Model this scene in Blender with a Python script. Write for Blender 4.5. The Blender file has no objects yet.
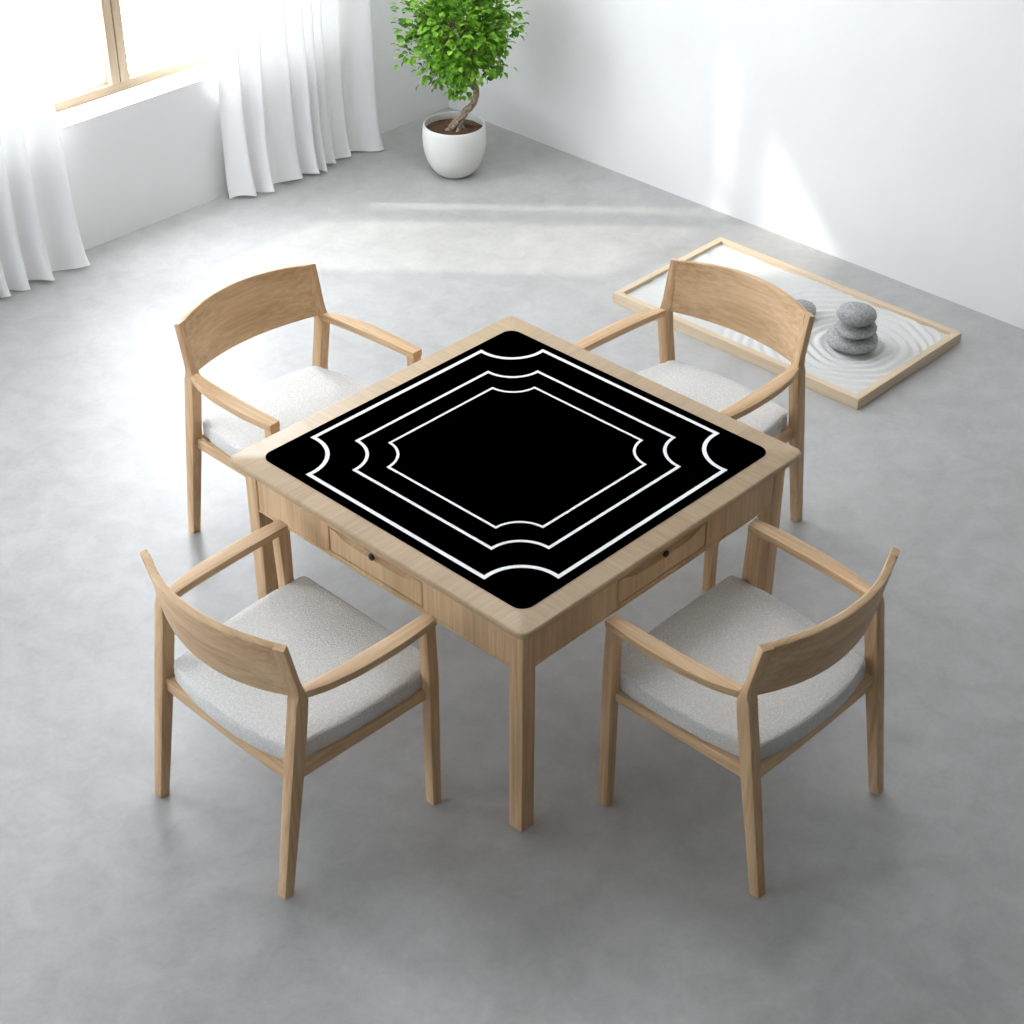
import bpy, bmesh, math, random
from math import sin, cos, pi, radians, sqrt, exp
from mathutils import Vector, Matrix, noise

random.seed(7)
SC = bpy.context.scene
COL = SC.collection

# ---------------------------------------------------------------- helpers
def srgb(r, g, b):
    f = lambda c: (c/255/12.92) if c/255 <= 0.04045 else ((c/255+0.055)/1.055)**2.4
    return (f(r), f(g), f(b), 1.0)

def link(name, bm, mats, parent=None, smooth=True, angle=35):
    me = bpy.data.meshes.new(name)
    bmesh.ops.recalc_face_normals(bm, faces=bm.faces[:])
    if smooth:
        for f in bm.faces: f.smooth = True
    bm.to_mesh(me); bm.free()
    if smooth: me.set_sharp_from_angle(angle=radians(angle))
    if not isinstance(mats, (list, tuple)): mats = [mats]
    for m in mats: me.materials.append(m)
    o = bpy.data.objects.new(name, me); COL.objects.link(o)
    if parent: o.parent = parent
    return o

def tag(o, label, cat, group=None, kind=None):
    o['label'] = label; o['category'] = cat
    if group: o['group'] = group
    if kind: o['kind'] = kind
    return o

def thing(name, label, cat, loc=(0, 0, 0), rz=0, group=None):
    o = bpy.data.objects.new(name, None); COL.objects.link(o)
    o.empty_display_size = 0.1
    o.location = loc; o.rotation_euler = (0, 0, rz)
    return tag(o, label, cat, group)

def struct(name, bm, m, parent=None, **k):
    o = link(name, bm, m, parent, **k)
    if not parent: o['kind'] = 'structure'
    return o

def box(bm, x0, x1, y0, y1, z0, z1, bev=0.0, mi=0):
    vs = [bm.verts.new((x, y, z)) for z in (z0, z1) for y in (y0, y1) for x in (x0, x1)]
    fs = [bm.faces.new([vs[i] for i in q]) for q in
          ((0, 2, 3, 1), (4, 5, 7, 6), (0, 1, 5, 4), (2, 6, 7, 3), (0, 4, 6, 2), (1, 3, 7, 5))]
    for f in fs: f.material_index = mi
    if bev > 0:
        es = list({e for f in fs for e in f.edges})
        bmesh.ops.bevel(bm, geom=es, offset=bev, segments=2, profile=0.6, affect='EDGES')
    return bm

def section(hu, hv, r, n=3):
    r = min(r, hu*0.98, hv*0.98); out = []
    for cx, cy, a0 in ((hu-r, hv-r, 0), (-hu+r, hv-r, 90), (-hu+r, -hv+r, 180), (hu-r, -hv+r, 270)):
        for k in range(n+1):
            a = radians(a0+90*k/n); out.append((cx+r*cos(a), cy+r*sin(a)))
    return out

def sweep(bm, st, r=0.004, n=3, capin=0.0):
    """st: list of (centre, U, V, hu, hv); a rounded bar through the stations"""
    rings = []
    def add(c, U, V, hu, hv):
        c, U, V = Vector(c), Vector(U).normalized(), Vector(V).normalized()
        rings.append([bm.verts.new(c+U*a+V*b) for a, b in section(hu, hv, r, n)])
    if capin:
        d = (Vector(st[0][0])-Vector(st[1][0])).normalized()
        c, U, V, hu, hv = st[0]
        add(Vector(c), U, V, hu-capin, hv-capin); add(Vector(c)-d*capin, U, V, hu, hv)
        mid = st[1:-1]
    else:
        mid = st
    for s in mid: add(*s)
    if capin:
        d = (Vector(st[-1][0])-Vector(st[-2][0])).normalized()
        c, U, V, hu, hv = st[-1]
        add(Vector(c)-d*capin, U, V, hu, hv); add(Vector(c), U, V, hu-capin, hv-capin)
    m = len(rings[0])
    for a, b in zip(rings, rings[1:]):
        for i in range(m):
            bm.faces.new((a[i], a[(i+1) % m], b[(i+1) % m], b[i]))
    bm.faces.new(rings[0][::-1]); bm.faces.new(rings[-1])
    return bm

def tube(bm, pts, rads, n=8):
    pts = [Vector(p) for p in pts]; rings = []
    for i, p in enumerate(pts):
        t = (pts[min(i+1, len(pts)-1)]-pts[max(i-1, 0)]).normalized()
        u = t.orthogonal().normalized() if i == 0 else (u-t*u.dot(t)).normalized()
        v = t.cross(u)
        rings.append([bm.verts.new(p+(u*cos(2*pi*k/n)+v*sin(2*pi*k/n))*rads[i]) for k in range(n)])
    for a, b in zip(rings, rings[1:]):
        for k in range(n): bm.faces.new((a[k], a[(k+1) % n], b[(k+1) % n], b[k]))
    bm.faces.new(rings[0][::-1]); bm.faces.new(rings[-1])
    return bm

def catmull(P, n):
    P = [Vector(p) for p in P]; Q = [P[0]*2-P[1]]+P+[P[-1]*2-P[-2]]; out = []
    for i in range(1, len(Q)-2):
        a, b, c, d = Q[i-1:i+3]
        for k in range(n):
            t = k/n
            out.append(0.5*((2*b)+(c-a)*t+(2*a-5*b+4*c-d)*t*t+(3*b-a-3*c+d)*t**3))
    out.append(P[-1]); return out

def loft_outline(bm, outline, layers, mi_fn=None):
    """outline: fn(inset)->list of xy ; layers: list of (inset, z)"""
    rings = []
    for ins, z in layers:
        rings.append([bm.verts.new((x, y, z)) for x, y in outline(ins)])
    m = len(rings[0])
    for a, b in zip(rings, rings[1:]):
        for i in range(m): bm.faces.new((a[i], a[(i+1) % m], b[(i+1) % m], b[i]))
    bm.faces.new(rings[0][::-1]); bm.faces.new(rings[-1])
    return bm

def rsq(h, r, n=8):
    def f(ins):
        rr = max(r-ins, 0.001); hh = h-ins; out = []
        for sx, sy, a0 in ((1, 1, 0), (-1, 1, 90), (-1, -1, 180), (1, -1, 270)):
            for k in range(n+1):
                a = radians(a0+90*k/n); out.append((sx*(hh-rr)+rr*cos(a), sy*(hh-rr)+rr*sin(a)))
        return out
    return f

# ---------------------------------------------------------------- materials
def new_mat(name):
    m = bpy.data.materials.new(name); m.use_nodes = True
    nt = m.node_tree; bs = nt.nodes['Principled BSDF']
    return m, nt, bs
def nd(nt, t, **k):
    n = nt.nodes.new(t)
    for a, b in k.items():
        if hasattr(n, a): setattr(n, a, b)
        else: n.inputs[a].default_value = b
    return n
def ramp(nt, fac, stops):
    r = nt.nodes.new('ShaderNodeValToRGB'); e = r.color_ramp.elements
    while len(e) < len(stops): e.new(0.5)
    for i, (p, c) in enumerate(stops): e[i].position = p; e[i].color = c
    nt.links.new(fac, r.inputs[0]); return r.outputs[0]
def bump(nt, h, strength, dist, bs):
    b = nt.nodes.new('ShaderNodeBump'); b.inputs['Strength'].default_value = strength
    b.inputs['Distance'].default_value = dist
    nt.links.new(h, b.inputs['Height']); nt.links.new(b.outputs[0], bs.inputs['Normal'])

def wood(name, axis, light, dark, rough=0.5, coarse=1.0):
    m, nt, bs = new_mat(name); L = nt.links.new
    tc = nt.nodes.new('ShaderNodeTexCoord'); mp = nt.nodes.new('ShaderNodeMapping')
    s = [85.0*coarse]*3; s[axis] = 3.0*coarse; mp.inputs['Scale'].default_value = s
    L(tc.outputs['Object'], mp.inputs['Vector'])
    n1 = nd(nt, 'ShaderNodeTexNoise', Scale=1.0, Detail=5.0, Roughness=0.65, Distortion=0.15)
    L(mp.outputs[0], n1.inputs['Vector'])
    mp2 = nt.nodes.new('ShaderNodeMapping'); s2 = [14.0]*3; s2[axis] = 0.7
    mp2.inputs['Scale'].default_value = s2; L(tc.outputs['Object'], mp2.inputs['Vector'])
    n2 = nd(nt, 'ShaderNodeTexNoise', Scale=1.0, Detail=3.0, Roughness=0.55, Distortion=0.15)
    L(mp2.outputs[0], n2.inputs['Vector'])
    mx = nd(nt, 'ShaderNodeMath', operation='MULTIPLY_ADD'); mx.inputs[1].default_value = 0.55
    L(n1.outputs[0], mx.inputs[0])
    m2 = nd(nt, 'ShaderNodeMath', operation='MULTIPLY'); m2.inputs[1].default_value = 0.45
    L(n2.outputs[0], m2.inputs[0]); L(m2.outputs[0], mx.inputs[2])
    c = ramp(nt, mx.outputs[0], [(0.34, dark), (0.62, light)])
    L(c, bs.inputs['Base Color']); bs.inputs['Roughness'].default_value = rough
    bs.inputs['Specular IOR Level'].default_value = 0.4
    bump(nt, n1.outputs[0], 0.12, 0.002, bs)
    return m

OAKL, OAKD = srgb(228, 194, 153), srgb(188, 150, 108)
oak = [wood('oak_grain_%s' % a, i, OAKL, OAKD) for i, a in enumerate('xyz')]
TL, TD = srgb(196, 171, 138), srgb(174, 148, 116)
top_x = wood('oak_top_x', 0, TL, TD, 0.40, 1.6); top_y = wood('oak_top_y', 1, TL, TD, 0.40, 1.6)
wframe = [wood('window_oak_%s' % a, i, srgb(176, 156, 130), srgb(152, 132, 106), 0.6) for i, a in enumerate('xyz')]
apron_m = wood('oak_apron', 2, srgb(230, 198, 156), srgb(200, 165, 124), 0.5, 1.2)
PL, PD = srgb(222, 203, 176), srgb(204, 181, 150)
pale = [wood('pale_oak_%s' % a, i, PL, PD) for i, a in enumerate('xyz')]

def plain(name, col, rough=0.6, spec=0.5):
    m, nt, bs = new_mat(name); bs.inputs['Base Color'].default_value = col
    bs.inputs['Roughness'].default_value = rough; bs.inputs['Specular IOR Level'].default_value = spec
    return m
mat_black = plain('black_mat', (0.0, 0.0, 0.0, 1), 0.9, 0.0)
mat_white = plain('white_line', (0.95, 0.95, 0.95, 1), 0.8, 0.1)
lock_m = plain('dark_lock', srgb(38, 36, 34), 0.35)
white_frame = plain('white_bead', srgb(240, 240, 236), 0.5)

def fabric_mat():
    m, nt, bs = new_mat('boucle_fabric'); L = nt.links.new
    tc = nt.nodes.new('ShaderNodeTexCoord')
    v = nd(nt, 'ShaderNodeTexVoronoi', Scale=230.0); L(tc.outputs['Object'], v.inputs['Vector'])
    n = nd(nt, 'ShaderNodeTexNoise', Scale=120.0, Detail=3.0); L(tc.outputs['Object'], n.inputs['Vector'])
    ad = nd(nt, 'ShaderNodeMath', operation='MULTIPLY_ADD'); ad.inputs[1].default_value = 0.6
    L(n.outputs[0], ad.inputs[0]); L(v.outputs['Distance'], ad.inputs[2])
    c = ramp(nt, ad.outputs[0], [(0.3, srgb(246, 244, 241)), (0.9, srgb(219, 217, 213))])
    L(c, bs.inputs['Base Color']); bs.inputs['Roughness'].default_value = 0.95
    bs.inputs['Specular IOR Level'].default_value = 0.15
    bump(nt, ad.outputs[0], 0.5, 0.003, bs)
    return m
fabric = fabric_mat()

def floor_mat():
    m, nt, bs = new_mat('polished_concrete'); L = nt.links.new
    tc = nt.nodes.new('ShaderNodeTexCoord')
    n1 = nd(nt, 'ShaderNodeTexNoise', Scale=1.1, Detail=6.0, Roughness=0.6); L(tc.outputs['Object'], n1.inputs['Vector'])
    n2 = nd(nt, 'ShaderNodeTexNoise', Scale=9.0, Detail=8.0, Roughness=0.7, Distortion=0.5); L(tc.outputs['Object'], n2.inputs['Vector'])
    n3 = nd(nt, 'ShaderNodeTexNoise', Scale=60.0, Detail=4.0, Roughness=0.7); L(tc.outputs['Object'], n3.inputs['Vector'])
    a = nd(nt, 'ShaderNodeMath', operation='MULTIPLY_ADD'); a.inputs[1].default_value = 0.45
    L(n2.outputs[0], a.inputs[0])
    b = nd(nt, 'ShaderNodeMath', operation='MULTIPLY'); b.inputs[1].default_value = 0.4; L(n1.outputs[0], b.inputs[0]); L(b.outputs[0], a.inputs[2])
    c0 = nd(nt, 'ShaderNodeMath', operation='MULTIPLY_ADD'); c0.inputs[1].default_value = 0.15
    L(n3.outputs[0], c0.inputs[0]); L(a.outputs[0], c0.inputs[2])
    c = ramp(nt, c0.outputs[0], [(0.28, FLOOR_D), (0.70, FLOOR_L)])
    L(c, bs.inputs['Base Color'])
    r = nd(nt, 'ShaderNodeMapRange'); r.inputs['To Min'].default_value = 0.38; r.inputs['To Max'].default_value = 0.50
    L(n2.outputs[0], r.inputs['Value']); L(r.outputs[0], bs.inputs['Roughness'])
    bs.inputs['Specular IOR Level'].default_value = 0.6
    bs.inputs['Coat Weight'].default_value = 0.12; bs.inputs['Coat Roughness'].default_value = 0.45
    bump(nt, n3.outputs[0], 0.04, 0.002, bs)
    return m
FLOOR_D, FLOOR_L = srgb(151, 149, 147), srgb(192, 191, 189)
concrete = floor_mat()

def wall_mat(col=(237, 237, 236)):
    m, nt, bs = new_mat('white_plaster'); L = nt.links.new
    tc = nt.nodes.new('ShaderNodeTexCoord')
    n = nd(nt, 'ShaderNodeTexNoise', Scale=2.0, Detail=5.0); L(tc.outputs['Object'], n.inputs['Vector'])
    r, g, b = col
    c = ramp(nt, n.outputs[0], [(0.3, srgb(r-5, g-5, b-5)), (0.7, srgb(r, g, b))]); L(c, bs.inputs['Base Color'])
    bs.inputs['Roughness'].default_value = 0.85; bs.inputs['Specular IOR Level'].default_value = 0.2
    n2 = nd(nt, 'ShaderNodeTexNoise', Scale=90.0, Detail=3.0); L(tc.outputs['Object'], n2.inputs['Vector'])
    bump(nt, n2.outputs[0], 0.05, 0.002, bs)
    return m
plaster = wall_mat()
grey_plaster = wall_mat((100, 97, 92))  # for the unseen front wall, darkened to cut bounce light

def curtain_mat():
    m = bpy.data.materials.new('sheer_white_linen'); m.use_nodes = True
    nt = m.node_tree; nt.nodes.clear(); L = nt.links.new
    out = nt.nodes.new('ShaderNodeOutputMaterial')
    d = nd(nt, 'ShaderNodeBsdfDiffuse'); d.inputs[0].default_value = (0.94, 0.94, 0.94, 1)
    t = nd(nt, 'ShaderNodeBsdfTranslucent'); t.inputs[0].default_value = (0.94, 0.94, 0.94, 1)
    tr = nd(nt, 'ShaderNodeBsdfTransparent')
    m1 = nt.nodes.new('ShaderNodeMixShader'); m1.inputs[0].default_value = 0.05
    L(d.outputs[0], m1.inputs[1]); L(t.outputs[0], m1.inputs[2])
    m2 = nt.nodes.new('ShaderNodeMixShader')
    tc = nt.nodes.new('ShaderNodeTexCoord')
    n = nd(nt, 'ShaderNodeTexNoise', Scale=300.0, Detail=2.0); L(tc.outputs['Object'], n.inputs['Vector'])
    mr = nd(nt, 'ShaderNodeMapRange'); mr.inputs['To Min'].default_value = 0.0; mr.inputs['To Max'].default_value = 0.02
    L(n.outputs[0], mr.inputs['Value']); L(mr.outputs[0], m2.inputs[0])
    L(m1.outputs[0], m2.inputs[1]); L(tr.outputs[0], m2.inputs[2]); L(m2.outputs[0], out.inputs[0])
    return m
linen = curtain_mat()

def glass_mat():
    m = bpy.data.materials.new('window_glass'); m.use_nodes = True
    nt = m.node_tree; nt.nodes.clear(); L = nt.links.new
    out = nt.nodes.new('ShaderNodeOutputMaterial')
    tr = nd(nt, 'ShaderNodeBsdfTransparent'); tr.inputs[0].default_value = (0.97, 0.98, 0.98, 1)
    g = nd(nt, 'ShaderNodeBsdfGlossy', Roughness=0.0)
    mx = nt.nodes.new('ShaderNodeMixShader')
    mx.inputs[0].default_value = 0.04; L(tr.outputs[0], mx.inputs[1]); L(g.outputs[0], mx.inputs[2]); L(mx.outputs[0], out.inputs[0])
    return m
glass = glass_mat()
def frosted_mat():
    m = bpy.data.materials.new('frosted_glass'); m.use_nodes = True
    nt = m.node_tree; nt.nodes.clear(); L = nt.links.new
    out = nt.nodes.new('ShaderNodeOutputMaterial')
    t = nd(nt, 'ShaderNodeBsdfTranslucent'); t.inputs[0].default_value = (0.60, 0.62, 0.64, 1)
    L(t.outputs[0], out.inputs[0])
    return m
frosted = frosted_mat()  # panes of the added fill windows, keeps sun patches out

def stone_mat():
    m, nt, bs = new_mat('grey_granite'); L = nt.links.new
    tc = nt.nodes.new('ShaderNodeTexCoord')
    n = nd(nt, 'ShaderNodeTexNoise', Scale=110.0, Detail=5.0, Roughness=0.8); L(tc.outputs['Object'], n.inputs['Vector'])
    c = ramp(nt, n.outputs[0], [(0.3, srgb(112, 112, 112)), (0.5, srgb(158, 158, 157)), (0.72, srgb(200, 200, 198))])
    L(c, bs.inputs['Base Color']); bs.inputs['Roughness'].default_value = 0.85
    bump(nt, n.outputs[0], 0.25, 0.003, bs); return m
granite = stone_mat()

def sand_mat():
    m, nt, bs = new_mat('white_sand'); L = nt.links.new
    tc = nt.nodes.new('ShaderNodeTexCoord')
    n = nd(nt, 'ShaderNodeTexNoise', Scale=350.0, Detail=3.0, Roughness=0.8); L(tc.outputs['Object'], n.inputs['Vector'])
    c = ramp(nt, n.outputs[0], [(0.3, srgb(198, 197, 194)), (0.7, srgb(226, 226, 223))])
    L(c, bs.inputs['Base Color']); bs.inputs['Roughness'].default_value = 0.95
    bs.inputs['Specular IOR Level'].default_value = 0.1
    bump(nt, n.outputs[0], 0.3, 0.002, bs); return m
sand_m = sand_mat()

def leaf_mat():
    m, nt, bs = new_mat('green_leaf'); L = nt.links.new
    g = nt.nodes.new('ShaderNodeNewGeometry')
    c = ramp(nt, g.outputs['Random Per Island'], [(0.0, srgb(62, 112, 16)), (0.5, srgb(112, 172, 36)), (1.0, srgb(164, 212, 78))])
    L(c, bs.inputs['Base Color']); bs.inputs['Roughness'].default_value = 0.5
    t = nt.nodes.new('ShaderNodeBsdfTranslucent'); L(c, t.inputs[0])
    mx = nt.nodes.new('ShaderNodeMixShader'); mx.inputs[0].default_value = 0.3
    L(bs.outputs[0], mx.inputs[1]); L(t.outputs[0], mx.inputs[2]); L(mx.outputs[0], nt.nodes['Material Output'].inputs[0])
    return m
leaf_m = leaf_mat()

def noisy(name, lo, hi, scale, rough, bs_=0.5, bd=0.004):
    m, nt, bs = new_mat(name); L = nt.links.new
    tc = nt.nodes.new('ShaderNodeTexCoord')
    n = nd(nt, 'ShaderNodeTexNoise', Scale=scale, Detail=5.0, Roughness=0.75); L(tc.outputs['Object'], n.inputs['Vector'])
    c = ramp(nt, n.outputs[0], [(0.35, lo), (0.65, hi)]); L(c, bs.inputs['Base Color'])
    bs.inputs['Roughness'].default_value = rough; bump(nt, n.outputs[0], bs_, bd, bs); return m
bark = noisy('bark', srgb(96, 76, 62), srgb(198, 176, 156), 70, 0.9)
soil_m = noisy('potting_soil', srgb(56, 38, 26), srgb(138, 102, 74), 120, 0.95, 0.9, 0.01)
ceramic = plain('matt_white_ceramic', srgb(226, 226, 222), 0.5, 0.35)

# ---------------------------------------------------------------- room
XW, YW = 2.915, 3.259
X0, Y0, H = -4.7, -4.7, 4.2
T = 0.24
WZ0, WZ1 = 0.573, 2.92
WINS = [(-0.03, 2.20), (-2.7, -1.1)]  # second opening is out of view, added to bring in more light

struct('floor', box(bmesh.new(), X0-T, XW+T, Y0-T, YW+T, -0.2, 0.0), concrete, smooth=False)
struct('ceiling', box(bmesh.new(), X0-T, XW+T, Y0-T, YW+T, H, H+0.2), plaster, smooth=False)
bm = bmesh.new()
xs = sorted([X0-T, XW+T]+[v for w in WINS for v in w])
box(bm, X0-T, XW+T, YW, YW+T, 0, WZ0)
box(bm, X0-T, XW+T, YW, YW+T, WZ1, H)
for a, b in ((X0-T, WINS[1][0]), (WINS[1][1], WINS[0][0]), (WINS[0][1], XW+T)):
    box(bm, a, b, YW, YW+T, WZ0, WZ1)
struct('wall_left', bm, plaster, smooth=False)
struct('wall_right', box(bmesh.new(), XW, XW+T, Y0-T, YW, 0, H), plaster, smooth=False)
B0, B1, BZ0, BZ1 = 1.5, 2.8, 0.8, 3.0      # unseen frosted window, added as fill light from behind the camera's left
bm = bmesh.new()
box(bm, X0-T, X0, Y0-T, B0, 0, H); box(bm, X0-T, X0, B1, YW, 0, H)
box(bm, X0-T, X0, B0, B1, 0, BZ0); box(bm, X0-T, X0, B0, B1, BZ1, H)
struct('wall_back', bm, plaster, smooth=False)
struct('wall_front', box(bmesh.new(), X0, XW, Y0-T, Y0, 0, H), grey_plaster, smooth=False)

def window(i, x0, x1):
    root = bpy.data.objects.new('window_%d' % i, None); COL.objects.link(root)
    root['kind'] = 'structure'; root.location = ((x0+x1)/2, YW+0.15, WZ0)
    w = (x1-x0)/2; h = WZ1-WZ0
    ya, yb = 0.0, 0.055
    fr = 0.040
    bm = bmesh.new()
    box(bm, -w, w, ya, yb, 0.0, fr, 0.003); box(bm, -w, w, ya, yb, h-fr, h, 0.003)
    f = link('window_frame', bm, wframe[0], root)
    bm = bmesh.new()
    box(bm, -w, -w+fr, ya, yb, fr, h-fr, 0.003); box(bm, w-fr, w, ya, yb, fr, h-fr, 0.003)
    link('side_frame', bm, wframe[2], root)
    # two stiles meeting in the middle with a dark gap
    for sx in (-1, 1):
        bm = bmesh.new()
        xa, xb = (0.002, 0.047) if sx > 0 else (-0.047, -0.002)
        box(bm, xa, xb, ya-0.008, yb, fr, h-fr, 0.004)
        link('centre_stile', bm, wframe[2], root)
        bm = bmesh.new()
        a, b = (0.047, w-fr) if sx > 0 else (-w+fr, -0.047)
        zt = 1.62
        box(bm, a, b, ya+0.01, yb-0.01, zt, zt+0.045, 0.003)
        link('transom', bm, wframe[0], root)
        # white beading round the pane
        bm = bmesh.new(); t = 0.016; y0, y1 = yb-0.022, yb+0.012
        box(bm, a, b, y0, y1, fr, fr+t); box(bm, a, b, y0, y1, h-fr-t, h-fr)
        box(bm, a, a+t, y0, y1, fr+t, h-fr-t); box(bm, b-t, b, y0, y1, fr+t, h-fr-t)
        link('glazing_bead', bm, white_frame, root, smooth=False)
        bm = bmesh.new()
        if i == 1: box(bm, a+t, b-t, yb-0.012, yb-0.006, fr+t, h-fr-t)
        else: bmesh.ops.create_grid(bm, x_segments=1, y_segments=1, size=0.5, matrix=Matrix.Translation(((a+b)/2, yb-0.009, h/2)) @ Matrix.Rotation(pi/2, 4, 'X') @ Matrix.Diagonal((b-a-2*t, h-2*fr-2*t, 1, 1)))
        link('pane', bm, glass if i == 1 else frosted, root, smooth=False)
for i, (a, b) in enumerate(WINS): window(i+1, a, b)

root = bpy.data.objects.new('window_3', None); COL.objects.link(root); root['kind'] = 'structure'
root.location = (X0-0.12, (B0+B1)/2, BZ0)
wb, hb = (B1-B0)/2, BZ1-BZ0
bm = bmesh.new()
box(bm, -0.03, 0.03, -wb, wb, 0, 0.05); box(bm, -0.03, 0.03, -wb, wb, hb-0.05, hb)
for y in (-wb, -wb/3-0.025, wb/3-0.025, wb-0.05): box(bm, -0.03, 0.03, y, y+0.05, 0.05, hb-0.05)
link('window_frame', bm, wframe[2], root, smooth=False)
bm = bmesh.new(); bmesh.ops.create_grid(bm, x_segments=1, y_segments=1, size=0.5, matrix=Matrix.Translation((0, 0, hb/2)) @ Matrix.Rotation(pi/2, 4, 'Y') @ Matrix.Diagonal((hb-0.08, 2*wb-0.08, 1, 1)))
link('pane', bm, frosted, root, smooth=False)

# curtain track fixed to the wall above window
bm = bmesh.new(); box(bm, -0.9, 2.5, YW-0.16, YW, 3.06, 3.10, 0.004)
struct('trim_1', bm, white_frame)

# ---------------------------------------------------------------- curtains
def curtain(name, label, creases_b, creases_t, group, seed):
    rnd = random.Random(seed)
    nb = len(creases_b)-1; K = 14; NZ = 60; ZT = 3.058
    front = [rnd.uniform(0.045, 0.095) for _ in range(nb)]
    back = [rnd.uniform(-0.025, 0.01) for _ in range(nb+1)]
    ph = [rnd.uniform(0, 6.28) for _ in range(nb+1)]
    bm = bmesh.new(); rows = []
    for j in range(NZ+1):
        z = (j/NZ); zz = 0.006+(ZT-0.006)*z**1.15
        f = z**0.7
        row = []
        for i in range(nb):
            def cx(k): return (creases_b[k]*(1-f)+creases_t[k]*f) + 0.008*sin(ph[k]+2.0*zz)*(1-z)
            xa, xb = cx(i), cx(i+1)
            amp = front[i]*(1.0-0.35*f)
            flare = 0.035*exp(-zz/0.12)
            for k in range(K):
                t = k/K
                if t < 0.78:
                    u = t/0.78; s = 0.5-0.5*cos(pi*u**1.35)
                    x = xa+(xb-xa)*(u*1.05); y = s
                else:
                    u = (t-0.78)/0.22; s = 0.5+0.5*cos(pi*u)
                    x = xa+(xb-xa)*(1.05-0.05*u); y = s
                dep = back[i]*(1-t)+back[i+1]*t
                yy = YW-0.055-dep*0.6-(amp*y+flare*(0.5+0.5*y))
                wob = 0.006*noise.noise(Vector((x*9, zz*2.0, seed)))
                lift = 0.014*(0.5+0.5*sin(ph[i]+t*5))*exp(-zz/0.05)
                row.append(bm.verts.new((x, min(yy+wob, YW-0.012), zz+lift)))
        rows.append(row)
    for a, b in zip(rows, rows[1:]):
        for k in range(len(a)-1): bm.faces.new((a[k], a[k+1], b[k+1], b[k]))
    o = link(name, bm, linen, smooth=True, angle=180)
    return tag(o, label, 'curtain', group)
cb = [1.455, 1.55, 1.64, 1.82, 1.90, 1.965, 2.04, 2.13, 2.305]
ct = [1.455, 1.55, 1.66, 1.80, 1.89, 1.955, 2.035, 2.15, 2.285]
curtain('sheer_curtain', 'white sheer curtain hanging between the window and the potted tree', cb, ct, None, 3)
cb = [-0.72, -0.56, -0.40, -0.27, -0.13, 0.02, 0.12, 0.22, 0.32, 0.43, 0.615]
ct = [-0.72, -0.57, -0.42, -0.29, -0.14, 0.0, 0.11, 0.21, 0.31, 0.42, 0.545]
curtain('sheer_curtain', 'white sheer curtain at the far left edge, left of the window mullion', cb, ct, None, 11)

# ---------------------------------------------------------------- table
S = 0.5865; LI = 0.0507; F = S-LI; LW = 0.0503; G = 0.573   # F, G: near and far faces of the legs
table = thing('game_table', 'square light oak table with drawers in the middle of the four armchairs', 'table')
bm = bmesh.new()
prof = [(0.004, 0.731), (0.001, 0.7318), (0.0, 0.7335), (0.0, 0.7445), (0.0018, 0.7485), (0.006, 0.750)]
out = rsq(S, 0.030, 8)
rings = [[bm.verts.new((x, y, z)) for x, y in out(i)] for i, z in prof]
m_ = len(rings[0])
for a, b in zip(rings, rings[1:]):
    for i in range(m_): bm.faces.new((a[i], a[(i+1) % m_], b[(i+1) % m_], b[i]))
for rg, z in ((rings[0], 0.731), (rings[-1], 0.750)):
    c = bm.verts.new((0, 0, z))
    for i in range(m_): bm.faces.new((rg[i], rg[(i+1) % m_], c))
for f in bm.faces:
    p = f.calc_center_median(); f.material_index = 0 if abs(p.x) > abs(p.y) else 1
link('tabletop', bm, [top_x, top_y], table, angle=50)
for sx in (-1, 1):
    for sy in (-1, 1):
        bm = bmesh.new(); cx, cy = [(G if q > 0 else -F)-q*LW/2 for q in (sx, sy)]
        st = [((cx, cy, z), (1, 0, 0), (0, 1, 0), LW/2, LW/2) for z in (0.0, 0.3, 0.5, 0.731)]
        sweep(bm, st, r=0.004, n=3, capin=0.001)
        link('leg', bm, oak[2], table)
AF = F-0.004     # apron face
D0, D1, DZ0, DZ1 = -0.163, 0.217, 0.580, 0.666
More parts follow.
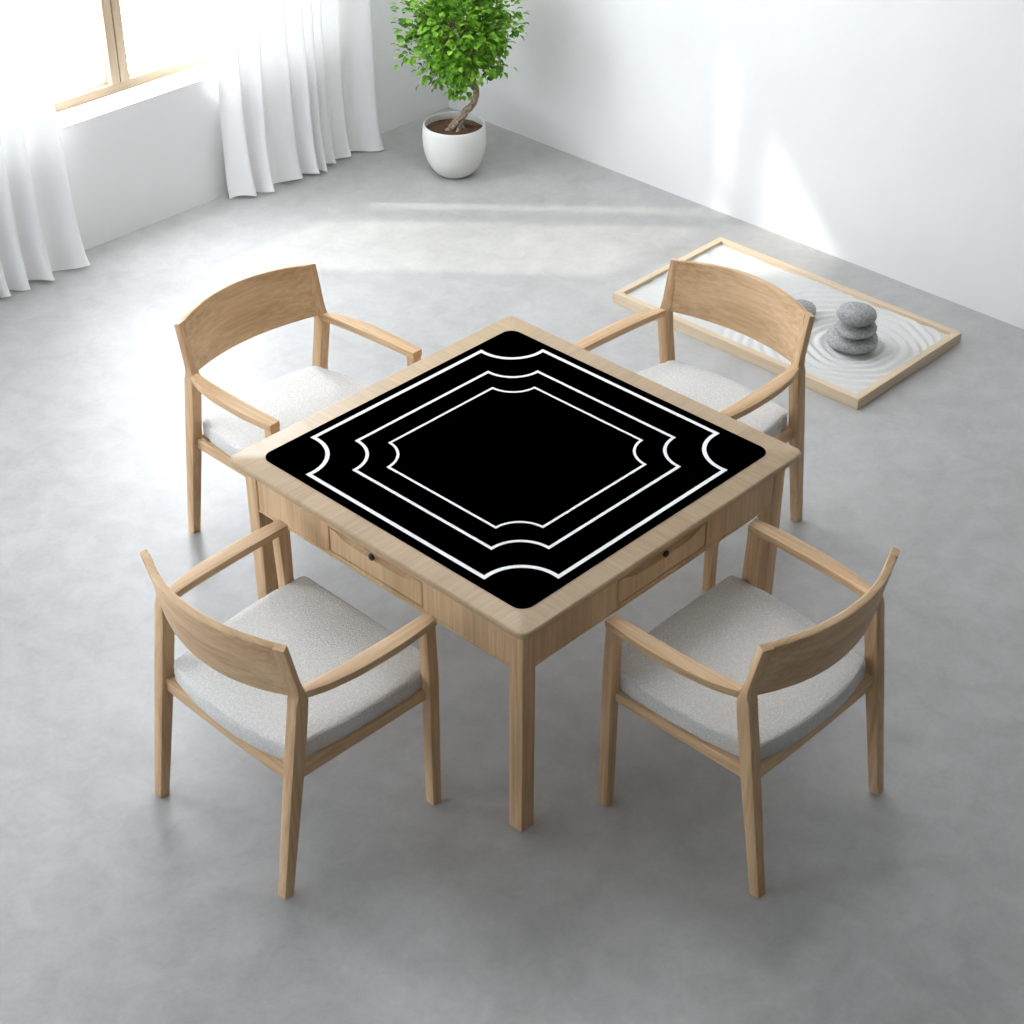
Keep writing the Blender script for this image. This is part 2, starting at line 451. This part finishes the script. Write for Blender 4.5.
def apron(rz, drawer):
    M = Matrix.Rotation(rz, 4, 'Z')
    e = F-LW+0.0005; e2 = G-LW+0.0005
    bm = bmesh.new()
    x0, x1 = -AF, -AF+0.02          # face towards -x, runs along y
    if drawer:
        box(bm, x0, x1, -e, D0, 0.567, 0.7308, 0.001); box(bm, x0, x1, D1, e2, 0.567, 0.7308, 0.001)
        box(bm, x0, x1, D0, D1, 0.567, DZ0, 0.001); box(bm, x0, x1, D0, D1, DZ1, 0.7308, 0.001)
        box(bm, x1-0.001, x1+0.004, D0-0.02, D1+0.02, 0.57, 0.7, 0)
    else:
        x0, x1 = G-0.024, G-0.004
        box(bm, x0, x1, -e, e2, 0.567, 0.7308, 0.001)
    # small bead under the board
    box(bm, x0-0.0025, x0+0.01, -e, e2, 0.5655, 0.5725, 0.001)
    bmesh.ops.transform(bm, matrix=M, verts=bm.verts)
    link('apron', bm, apron_m, table)
    if drawer:
        g = 0.0045
        ya, yb, za, zb = D0+g, D1-g, DZ0+g, DZ1-g
        fx = x0+0.0005
        bm = bmesh.new()
        # drawer front, its upper edge cut back as a finger pull
        pr = [(x0+0.014, za), (fx, za), (fx, zb-0.018), (fx+0.0085, zb-0.011), (x0+0.0135, zb-0.007), (x0+0.014, zb)]
        ts = [0, 0.006, 0.05]+[0.10+0.8*k/16 for k in range(17)]+[0.95, 0.994, 1]
        rows = []
        for t in ts:
            y = ya+(yb-ya)*t; q = max(0, min(1, (t-0.05)/0.12, (0.95-t)/0.12)); q = q*q*(3-2*q)
            q *= 0.55+0.45*sin(pi*t)
            edge = t in (0, 1); c0 = 0.002 if edge else 0.0
            p2 = [(x0+0.014, za), (fx+c0, za+0.0005), (fx+c0, zb-0.002-0.020*q), (fx+0.0015+0.009*q, zb-0.0005-0.0165*q),
                  (x0+0.0135, zb-0.014*q), (x0+0.014, zb-0.014*q)]
            rows.append([bm.verts.new((px, y, pz)) for px, pz in p2])
        for a, b in zip(rows, rows[1:]):
            for k in range(6): bm.faces.new((a[k], a[(k+1) % 6], b[(k+1) % 6], b[k]))
        bm.faces.new(rows[0][::-1]); bm.faces.new(rows[-1])
        bmesh.ops.transform(bm, matrix=M, verts=bm.verts)
        d = link('drawer', bm, apron_m, table, angle=20)
        bm = bmesh.new()
        tube(bm, [(fx+0.004, 0.041, 0.646), (fx-0.001, 0.041, 0.646), (fx-0.002, 0.041, 0.646)], [0.0105, 0.0105, 0.0085], 20)
        tube(bm, [(fx-0.002, 0.041, 0.646), (fx-0.003, 0.041, 0.646)], [0.005, 0.0045], 12)
        bmesh.ops.transform(bm, matrix=M, verts=bm.verts)
        link('lock', bm, lock_m, d)['label'] = 'small round black drawer lock'
apron(0, True); apron(0, False)
# face towards -y mirrors the first one (knob offset towards +x)
def apron_y():
    before = set(COL.objects)
    apron(0, True); apron(0, False)
    for o in set(COL.objects)-before:
        # swap x and y
        for v in o.data.vertices: v.co = (v.co.y, v.co.x, v.co.z)
        o.data.flip_normals()
apron_y()

# playing mat with three white borders
bm = bmesh.new()
loft_outline(bm, rsq(0.517, 0.038, 8), [(0.001, 0.7502), (0.0, 0.7507), (0.0, 0.7523), (0.0008, 0.7530)])
def border(h, nn, mm, w):
    c = (h*h+nn*nn-2*mm*mm)/(2*(h+nn)-4*mm); R = sqrt(2)*(c-mm)
    N = 14
    a0 = math.atan2(nn-c, h-c); a1 = math.atan2(h-c, nn-c)
    if a1 < 0: a1 += 2*pi
    if a0 < 0: a0 += 2*pi
    # arc goes from (h,nn) through (mm,mm) to (nn,h): angles sweep through 225 deg
    path = []
    for q in range(4):
        pts = []
        for k in range(N+1):
            a = a0+(a1-a0)*k/N
            pts.append((c+R*cos(a), c+R*sin(a)))
        cq, sq = round(cos(q*pi/2)), round(sin(q*pi/2))
        path += [(x*cq-y*sq, x*sq+y*cq) for x, y in pts]
    n = len(path); L_, R_ = [], []
    for i in range(n):
        p0, p1, p2 = [Vector(path[(i+d) % n]) for d in (-1, 0, 1)]
        t0, t1 = (p1-p0).normalized(), (p2-p1).normalized()
        n0, n1 = Vector((-t0.y, t0.x)), Vector((-t1.y, t1.x))
        mv = (n0+n1).normalized(); k = (w/2)/max(0.35, mv.dot(n0))
        L_.append(p1+mv*k); R_.append(p1-mv*k)
    z = 0.7533
    a = [bm.verts.new((p.x, p.y, z)) for p in L_]; b = [bm.verts.new((p.x, p.y, z)) for p in R_]
    a2 = [bm.verts.new((p.x, p.y, 0.7529)) for p in L_]; b2 = [bm.verts.new((p.x, p.y, 0.7529)) for p in R_]
    for i in range(n):
        j = (i+1) % n
        for q in ((a[i], a[j], b[j], b[i]), (a2[i], a2[j], a[j], a[i]), (b[i], b[j], b2[j], b2[i])):
            bm.faces.new(q).material_index = 1
border(0.482, 0.346, 0.381, 0.0122)
border(0.3775, 0.270, 0.301, 0.0097)
border(0.3015, 0.212, 0.239, 0.0079)
mat = link('table_mat', bm, [mat_black, mat_white], smooth=False)
tag(mat, 'square black mat with three white notched borders lying on the oak table', 'table mat')

# ---------------------------------------------------------------- chairs
def cushion(bm):
    # outline in plan: front corners, sides, bowed back
    def base():
        P = []
        def arc(cx, cy, r, a0, a1, n=7):
            for k in range(n+1):
                a = radians(a0+(a1-a0)*k/n); P.append((cx+r*cos(a), cy+r*sin(a)))
        arc(0.030, 0.259, 0.020, 0, 90)          # front left
        P.append((-0.030, 0.280)); P.append((-0.06, 0.2845)); P.append((-0.18, 0.281)); P.append((-0.30, 0.272)); P.append((-0.39, 0.258))
        arc(-0.415, 0.216, 0.037, 75, 168)
        for k in range(1, 8):
            y = 0.205-0.41*k/8; P.append((-0.456-0.022*(1-(y/0.205)**2), y))
        arc(-0.415, -0.216, 0.037, 192, 285)
        P.append((-0.39, -0.258)); P.append((-0.30, -0.272)); P.append((-0.18, -0.281)); P.append((-0.06, -0.2845)); P.append((-0.030, -0.280))
        arc(0.030, -0.259, 0.020, 270, 360)
        return P
    B = base(); cx, cy = -0.19, 0.0
    def out(ins):
        n = len(B); res = []
        for i in range(n):
            p0, p1, p2 = Vector(B[i-1]), Vector(B[i]), Vector(B[(i+1) % n])
            t = (p2-p0).normalized(); nn = Vector((t.y, -t.x)); q = p1-nn*ins
            res.append((q.x, q.y))
        return res
    def zslope(x): return 0.008*((x+0.2)/0.24)-0.015
    lay = [(0.008, 0.421), (0.002, 0.423), (0.0, 0.426), (0.0, 0.464), (0.0010, 0.470), (0.0040, 0.4755), (0.011, 0.4795)]
    rings = []
    for ins, z in lay: rings.append([bm.verts.new((x, y, z+zslope(x))) for x, y in out(ins)])
    last = out(0.011)
    for s, dz in ((0.9, 0.0015), (0.7, 0.004), (0.45, 0.006), (0.2, 0.007)):
        rings.append([bm.verts.new((cx+(x-cx)*s, cy+(y-cy)*s, 0.4795+dz+zslope(cx+(x-cx)*s))) for x, y in last])
    m = len(rings[0])
    for a, b in zip(rings, rings[1:]):
        for i in range(m): bm.faces.new((a[i], a[(i+1) % m], b[(i+1) % m], b[i]))
    bm.faces.new(rings[0][::-1])
    c = bm.verts.new((cx, cy, 0.4885+zslope(cx)))
    for i in range(m): bm.faces.new((rings[-1][i], rings[-1][(i+1) % m], c))
    return bm

def make_chair(label, loc, rz, sz=1.0):
    root = thing('armchair', label, 'chair', loc, rz, 'oak armchairs around the table')
    X, Y = (1, 0, 0), (0, 1, 0)
    for s in (1, -1):
        # front leg
        bm = bmesh.new()
        sweep(bm, [((0.0, s*0.297, 0.0), X, Y, 0.0155, 0.0155), ((0.0, s*0.297, 0.12), X, Y, 0.0162, 0.016),
                   ((0.0, s*0.298, 0.44), X, Y, 0.0175, 0.0170), ((-0.007, s*0.299, 0.640), X, Y, 0.0175, 0.0170)], 0.0025, 2, 0.0008)
        link('leg', bm, oak[2], root)
        # rear leg running up into the back post
        bm = bmesh.new()
        def U(dx, dz): return Vector((dz, 0, -dx)).normalized()
        P = [Vector(q) for q in ((-0.5174, 0.272, 0), (-0.4864, 0.2725, 0.2), (-0.4554, 0.273, 0.4), (-0.4290, 0.2735, 0.58), (-0.4235, 0.2735, 0.624),
                     (-0.4225, 0.2735, 0.640), (-0.4250, 0.2735, 0.656), (-0.4300, 0.2735, 0.678), (-0.4460, 0.2735, 0.750), (-0.4605, 0.2735, 0.812))]
        st = []
        for i, p in enumerate(P):
            z = p.z
            hx = 0.0155+0.0050*min(1, z/0.42); hy = 0.0155+0.0035*min(1, z/0.42)
            k = max(0, min(1, (z-0.622)/0.042)); hx += (0.0112-hx)*k; hy += (0.0165-hy)*k
            q = P[min(i+1, len(P)-1)]-P[max(i-1, 0)]
            lat = Vector((0.42*k, s, 0)).normalized()
            u = U(q.x, q.z) if z > 0 else Vector(X)
            u = (u-lat*u.dot(lat)).normalized()
            st.append(((p.x-0.003*k, s*(p.y-0.002*k), z), u, lat, hx, hy))
        st[0] = ((-0.5174, s*0.272, 0), X, (0, s, 0), 0.0155, 0.0155)
        sweep(bm, st, 0.0025, 2, 0.0008)
        link('leg', bm, oak[2], root)
        # arm
        bm = bmesh.new()
        C = catmull([(-0.418, 0.272, 0.637), (-0.385, 0.280, 0.6375), (-0.33, 0.291, 0.639), (-0.24, 0.300, 0.641),
                     (-0.13, 0.3035, 0.6440), (-0.055, 0.302, 0.6460), (0.0105, 0.2995, 0.6480)], 5)
        W = [0.0120, 0.0165, 0.0215, 0.0250, 0.0250, 0.0230, 0.0200]
        st = []
        for i, p in enumerate(C):
            k = i/5; a = int(min(k, 5)); w = W[a]+(W[a+1]-W[a])*(k-a)
            q = C[min(i+1, len(C)-1)]-C[max(i-1, 0)]
            v = Vector((-q.y, q.x, 0)).normalized()
            st.append(((p.x, s*p.y, p.z), (v.x, s*v.y, 0), (0, 0, 1), w, 0.0115))
        sweep(bm, st, 0.0025, 2, 0.0012)
        link('armrest', bm, oak[0], root)
        # side rail
        bm = bmesh.new()
        sweep(bm, [((-0.008, s*0.288, 0.3985), Y, (0, 0, 1), 0.009, 0.0145), ((-0.20, s*0.277, 0.3895), Y, (0, 0, 1), 0.009, 0.0165),
                   ((-0.450, s*0.264, 0.380), Y, (0, 0, 1), 0.009, 0.0190)], 0.0015, 2)
        link('side_rail', bm, oak[0], root)
    bm = bmesh.new()
    sweep(bm, [((0.0, y, 0.398), X, (0, 0, 1), 0.010, 0.0125) for y in (-0.285, 0, 0.285)], 0.002, 2)
    link('front_rail', bm, oak[1], root)
    bm = bmesh.new()
    st = []
    for k in range(13):
        y = -0.262+0.524*k/12
        st.append(((-0.453-0.004*(1-(y/0.262)**2), y, 0.3785), X, (0, 0, 1), 0.011, 0.0205))
    sweep(bm, st, 0.002, 2)
    link('rear_rail', bm, oak[1], root)
    # curved back panel
    bm = bmesh.new(); st = []
    N = 24
    for k in range(N+1):
        y = -0.264+0.528*k/N; e = 1-(y/0.264)**2
        bx, bz = -0.4295-0.063*e, 0.640-0.011*e
        tx, tz = -0.4635-0.068*e, 0.8118+0.0095*e
        c = Vector(((bx+tx)/2, y, (bz+tz)/2)); u = Vector((tx-bx, 0, tz-bz)); hu = u.length/2
        slope = -2*y/0.264**2*0.068*-1
        v = Vector((1, slope*-1, 0.18)); v = v-u*(v.dot(u)/u.dot(u))
        st.append((c, u, v, hu, 0.0105+0.0008*e))
    sweep(bm, st, 0.0035, 3)
    link('backrest', bm, oak[1], root)
    bm = bmesh.new(); cushion(bm)
    root.scale = (1, 1, sz)
    c = link('seat', bm, fabric, root, angle=60); c['label'] = 'pale grey boucle seat cushion'
    return root
make_chair('oak armchair with grey seat in the front left, seen from its curved back', (-0.6126, 0.0267, 0), -0.0097)
make_chair('oak armchair with grey seat in the front right, seen from its curved back', (0.0121, -0.6248, 0), pi/2-0.0063)
make_chair('oak armchair on the window side of the table, nearest the white curtains', (0.0050, 0.7380, 0), -pi/2+0.0074, 1.018)
make_chair('oak armchair standing directly in front of the tray of sand and stones', (0.6835, 0.0849, 0), pi+0.0071, 1.010)

# ---------------------------------------------------------------- sand garden
TX0, TX1, TY0, TY1, TZ = 1.936, 2.645, 0.077, 1.296, 0.046
tray = thing('sand_garden_tray', 'long shallow light oak tray of raked white sand on the floor', 'tray', ((TX0+TX1)/2, (TY0+TY1)/2, 0))
hx, hy = (TX1-TX0)/2, (TY1-TY0)/2; fw = 0.030
def mitre(p):   # four corner points in plan -> board
    bm = bmesh.new()
    a = [bm.verts.new((x, y, 0)) for x, y in p]; b = [bm.verts.new((x, y, TZ)) for x, y in p]
    bm.faces.new(a[::-1]); bm.faces.new(b)
    for i in range(4): bm.faces.new((a[i], a[(i+1) % 4], b[(i+1) % 4], b[i]))
    bmesh.ops.bevel(bm, geom=bm.edges[:], offset=0.0012, segments=2, affect='EDGES')
    return bm
ix, iy = hx-fw, hy-fw
link('side_board', mitre([(-hx, -hy), (hx, -hy), (ix, -iy), (-ix, -iy)]), pale[0], tray)
link('side_board', mitre([(hx, hy), (-hx, hy), (-ix, iy), (ix, iy)]), pale[0], tray)
link('side_board', mitre([(hx, -hy), (hx, hy), (ix, iy), (ix, -iy)]), pale[1], tray)
link('side_board', mitre([(-hx, hy), (-hx, -hy), (-ix, -iy), (-ix, iy)]), pale[1], tray)
bm = bmesh.new(); box(bm, -ix, ix, -iy, iy, 0.001, 0.008); link('base_board', bm, pale[1], tray, smooth=False)

SX, SY = 2.282, 0.352      # centre of the stone stack
bm = bmesh.new(); NX, NY = 200, 360; g = []
cxm, cym = (TX0+TX1)/2, (TY0+TY1)/2
for j in range(NY+1):
    row = []
    for i in range(NX+1):
        x = TX0+fw+(2*ix)*i/NX; y = TY0+fw+(2*iy)*j/NY
        r = sqrt((x-SX)**2+(y-SY)**2); r2 = sqrt((x-2.31)**2+(y-0.62)**2)
        k = 1/(1+exp((r-0.42)/0.06))*(1-exp(-(r/0.09)**2))
        rr = r+0.02*noise.noise(Vector((x*6, y*6, 2)))
        wv = 0.0036*k*sin(2*pi*rr/0.040)
        wv += 0.0018*(1-k)*sin(2*pi*(x*0.5+y*0.15+0.03*noise.noise(Vector((x*4, y*2, 5))))/0.05)*max(0, min(1, (y-0.4)*2))
        z = 0.026+wv+0.010*noise.noise(Vector((x*3.2, y*3.2, 8)))+0.0015*noise.noise(Vector((x*25, y*25, 1)))
        z += 0.006*min(1, r/0.5)
        row.append(bm.verts.new((x, y, min(z, 0.043))))
    g.append(row)
for a, b in zip(g, g[1:]):
    for i in range(NX): bm.faces.new((a[i], a[i+1], b[i+1], b[i]))
# skirt down to the base board
rim = [g[0][i] for i in range(NX+1)]+[g[j][NX] for j in range(1, NY+1)]+[g[NY][i] for i in range(NX-1, -1, -1)]+[g[j][0] for j in range(NY-1, 0, -1)]
low = [bm.verts.new((v.co.x, v.co.y, 0.0085)) for v in rim]
for i in range(len(rim)):
    j = (i+1) % len(rim); bm.faces.new((rim[i], low[i], low[j], rim[j]))
bm.faces.new(low)
sand = link('sand', bm, sand_m, angle=60)
tag(sand, 'raked white sand filling the long oak tray', 'sand', kind='stuff')

def stone(label, loc, a, b, c, rz, tilt, seed, group=None):
    bm = bmesh.new(); bmesh.ops.create_icosphere(bm, subdivisions=5, radius=1.0)
    R = Matrix.Rotation(rz, 3, 'Z') @ Matrix.Rotation(tilt, 3, 'Y')
    for v in bm.verts:
        p = v.co.copy()
        k = 1+0.07*noise.noise(p*1.2+Vector((seed*3.1, seed, 0)))
        e = 0.86
        p = Vector((math.copysign(abs(p.x)**1, p.x)*a, p.y*b, math.copysign(abs(p.z)**e, p.z)*c))*k
        v.co = R @ p
    zmin = min(v.co.z for v in bm.verts)
    for v in bm.verts: v.co.z -= zmin
    o = link('stone', bm, granite, angle=180); o.location = loc
    return tag(o, label, 'stone', group)
GR = 'grey stones in the sand garden'
stone('large flat grey stone at the bottom of the stone stack', (2.276, 0.347, 0.0265), 0.116, 0.100, 0.0385, 0.9, 0.03, 1, GR)
stone('thin grey stone in the middle of the stone stack', (2.262, 0.326, 0.1035), 0.085, 0.078, 0.0245, 0.4, -0.05, 2, GR)
stone('rounded grey stone on top of the stone stack', (2.254, 0.326, 0.151), 0.078, 0.070, 0.038, -0.8, 0.05, 3, GR)
stone('single grey stone lying on the sand behind the chair back', (2.316, 0.628, 0.0275), 0.068, 0.062, 0.036, 0.2, 0.0, 4, GR)

# ---------------------------------------------------------------- potted tree
PX, PY = 2.386, 2.678
tree = thing('potted_tree', 'small leafy green tree with twisted trunk in a round white pot', 'potted tree', (PX, PY, 0))
bm = bmesh.new(); NS = 64
pr = [(0.0, 0.0), (0.070, 0.0), (0.080, 0.003), (0.092, 0.012), (0.112, 0.036), (0.130, 0.070), (0.142, 0.108), (0.148, 0.145),
      (0.149, 0.18), (0.147, 0.215), (0.1445, 0.238), (0.1425, 0.243), (0.139, 0.245), (0.136, 0.243), (0.1345, 0.238), (0.136, 0.20), (0.134, 0.17), (0.0, 0.165)]
rings = []
for r, z in pr:
    if r == 0: rings.append([bm.verts.new((0, 0, z))])
    else: rings.append([bm.verts.new((r*cos(2*pi*k/NS), r*sin(2*pi*k/NS), z)) for k in range(NS)])
for a, b in zip(rings, rings[1:]):
    for k in range(NS):
        k2 = (k+1) % NS
        if len(a) == 1: bm.faces.new((a[0], b[k2], b[k]))
        elif len(b) == 1: bm.faces.new((a[k], a[k2], b[0]))
        else: bm.faces.new((a[k], a[k2], b[k2], b[k]))
link('pot', bm, ceramic, tree, angle=60)['label'] = 'round matt white ceramic pot'
bm = bmesh.new(); rings = []
for q in range(16):
    r = 0.1355*q/15
    rings.append([bm.verts.new((r*cos(2*pi*k/NS), r*sin(2*pi*k/NS),
        0.212+0.010*(1-q/15)+0.006*noise.noise(Vector((r*cos(2*pi*k/NS)*30, r*sin(2*pi*k/NS)*30, 3))))) for k in range(NS)] if q else [bm.verts.new((0, 0, 0.222))])
for a, b in zip(rings, rings[1:]):
    for k in range(NS):
        k2 = (k+1) % NS
        if len(a) == 1: bm.faces.new((a[0], b[k], b[k2]))
        else: bm.faces.new((a[k], b[k], b[k2], a[k2]))
link('soil', bm, soil_m, tree)
RX, RY = 0.69, -0.724      # direction along the back of the room
def q3(right, z, depth=0.0): return Vector((RX*right+0.724*depth, RY*right+0.69*depth, z))
axis_pts = catmull([q3(0.006, 0.205), q3(0.018, 0.252), q3(0.052, 0.300), q3(0.092, 0.346), q3(0.104, 0.400), q3(0.092, 0.452), q3(0.075, 0.52), q3(0.050, 0.62), q3(0.04, 0.72)], 7)
bm = bmesh.new()
NSTR = 5; n_ = len(axis_pts)
for s in range(NSTR):
    pts, rad = [], []
    for i, p in enumerate(axis_pts):
        t = i/(n_-1)
        spread = 0.010*(1-0.5*t)+0.046*exp(-t*15)
        a = 2*pi*s/NSTR+t*9
        tt = (axis_pts[min(i+1, n_-1)]-axis_pts[max(i-1, 0)]).normalized()
        u = tt.orthogonal().normalized(); u = Vector((0, 1, 0)).cross(tt).normalized(); v = tt.cross(u)
        off = (u*cos(a)+v*sin(a))*spread
        pts.append(p+off+Vector((0, 0, -0.012*exp(-t*16)))); rad.append((0.0098*(1-0.5*t)+0.003*exp(-t*10))*(1+0.12*sin(i*1.7+s*2)))
    tube(bm, pts, rad, 8)
link('trunk', bm, bark, tree, angle=60)
# crown: limbs carrying clumps of leaves
CC = q3(0.036, 0.690)
rnd = random.Random(21)
bmb = bmesh.new(); bml = bmesh.new()
def leaf(bm, p, d, up, ln, w):
    d = d.normalized(); sd = d.cross(up).normalized(); up = sd.cross(d)
    rows = [(0.0, 0.0, 0), (0.25, 0.75, 0.05), (0.55, 1.0, 0.04), (0.82, 0.6, -0.06), (1.0, 0.0, -0.14)]
    mid = [bm.verts.new(p+d*ln*t+up*ln*h) for t, _, h in rows]
    for s in (-1, 1):
        sdv = [mid[0]]+[bm.verts.new(p+d*ln*t+sd*s*w*k+up*(ln*h+w*0.35*k)) for t, k, h in rows[1:4]]+[mid[4]]
        for i in range(4):
            f = [mid[i], mid[i+1], sdv[i+1], sdv[i]]
            f2 = []
            for v in f:
                if v not in f2: f2.append(v)
            if s < 0: f2 = f2[::-1]
            if len(f2) > 2: bm.faces.new(f2)
clumps = []
tries = 0
while len(clumps) < 92 and tries < 6000:
    tries += 1
    d = Vector((rnd.gauss(0, 1), rnd.gauss(0, 1), rnd.gauss(0, 1))).normalized()
    rr = rnd.uniform(0.35, 1.0)**0.6
    p = Vector((d.x*0.196*rr, d.y*0.196*rr, d.z*0.222*rr))
    if p.z < -0.15 and (p.x*RX+p.y*RY) > 0.02: continue
    if all((p-c).length > 0.052 for c in clumps): clumps.append(p)
for z, rgt in ((-0.235, -0.075), (-0.26, 0.0), (-0.20, -0.16), (-0.21, 0.01), (-0.10, -0.23), (0.0, -0.25), (0.09, -0.235), (-0.155, 0.165), (0.03, 0.25), (0.10, 0.22)):
    clumps.append(q3(rgt, z, rnd.uniform(-0.08, 0.0)))
top = axis_pts[-10]
for c in clumps:
    P = CC+c
    j = rnd.randrange(n_-16, n_)
    a = axis_pts[j]
    m = (a+P)/2+Vector((rnd.uniform(-.02, .02), rnd.uniform(-.02, .02), rnd.uniform(-0.01, .03)))
    pp = catmull([a, m, P], 4)
    tube(bmb, pp, [0.0042*(1-0.8*i/(len(pp)-1))+0.0006 for i in range(len(pp))], 5)
    for _ in range(30):
        o = Vector((rnd.gauss(0, 1), rnd.gauss(0, 1), rnd.gauss(0, 0.8)))*0.024
        dd = (o.normalized()+c.normalized()*0.7+Vector((rnd.uniform(-.6, .6), rnd.uniform(-.6, .6), rnd.uniform(-.5, .3))))
        up = Vector((rnd.uniform(-.5, .5), rnd.uniform(-.5, .5), 1))
        leaf(bml, P+o, dd, up, rnd.uniform(0.024, 0.038), rnd.uniform(0.010, 0.015))
for _ in range(34):    # single leaves on thin outer twigs
    d = Vector((rnd.gauss(0, 1), rnd.gauss(0, 1), rnd.gauss(0.1, 0.7))).normalized()
    a = CC+d*0.19; P = CC+Vector((d.x, d.y, d.z))*rnd.uniform(0.225, 0.262)
    tube(bmb, [a, (a+P)/2+Vector((0, 0, 0.008)), P], [0.0016, 0.0012, 0.0008], 4)
    for k in range(3):
        leaf(bml, P-d*0.014*k, d+Vector((rnd.uniform(-.7, .7), rnd.uniform(-.7, .7), rnd.uniform(-.4, .4))), Vector((0, 0, 1)), 0.032, 0.012)
link('branches', bmb, bark, tree)
link('foliage', bml, leaf_m, tree, smooth=False)

# ---------------------------------------------------------------- light
w = bpy.data.worlds.new('sky'); SC.world = w; w.use_nodes = True
bg = w.node_tree.nodes['Background']; bg.inputs[0].default_value = (0.90, 0.940, 1.0, 1); bg.inputs[1].default_value = 14.0
sun = bpy.data.lights.new('sun', 'SUN'); sun.energy = 2.1; sun.angle = radians(1.6); sun.color = (1.0, 0.95, 0.86)
so = bpy.data.objects.new('sun', sun); COL.objects.link(so)
dirv = Vector((0.66, -0.751, -0.82))
so.rotation_euler = dirv.to_track_quat('-Z', 'Y').to_euler(); so.location = (-2, 6, 5)
for i, (a, b) in enumerate(WINS):
    l = bpy.data.lights.new('window_portal', 'AREA'); l.shape = 'RECTANGLE'; l.size = b-a; l.size_y = WZ1-WZ0
    l.cycles.is_portal = True
    o = bpy.data.objects.new('window_portal', l); COL.objects.link(o)
    o.location = ((a+b)/2, YW+T+0.02, (WZ0+WZ1)/2); o.rotation_euler = (radians(-90), 0, 0)

for x, y, e in ((1.2, 1.6, 50),):      # added fill light under the ceiling, no fixture there
    l = bpy.data.lights.new('ceiling_fill', 'AREA'); l.shape = 'RECTANGLE'; l.size = 1.8; l.size_y = 1.8; l.energy = e
    l.color = (0.97, 0.985, 1.0)
    o = bpy.data.objects.new('ceiling_fill', l); COL.objects.link(o); o.location = (x, y, H-0.02)

# ---------------------------------------------------------------- camera
f_, yaw, pit, rol, cxx, cyy, czz = 1806.906283391225, 0.76404235056992, 0.6116456167615814, 0.0014050736476052571, -3.131310745796329, -2.983741540443131, 3.5823761622037273
fwv = Vector((cos(yaw)*cos(pit), sin(yaw)*cos(pit), -sin(pit)))
rv = Vector((sin(yaw), -cos(yaw), 0)); uv = rv.cross(fwv)
r2 = rv*cos(rol)+uv*sin(rol); u2 = -rv*sin(rol)+uv*cos(rol)
cam = bpy.data.cameras.new('camera'); cam.sensor_width = 36; cam.lens = f_*36/1024; cam.clip_start = 0.05
co = bpy.data.objects.new('camera', cam); COL.objects.link(co)
M = Matrix((r2, u2, -fwv)).transposed().to_4x4(); M.translation = (cxx, cyy, czz)
co.matrix_world = M
SC.camera = co
vs = SC.view_settings; vs.view_transform = 'Standard'; vs.look = 'None'; vs.gamma = 1; vs.exposure = 0.13
vs.use_curve_mapping = False
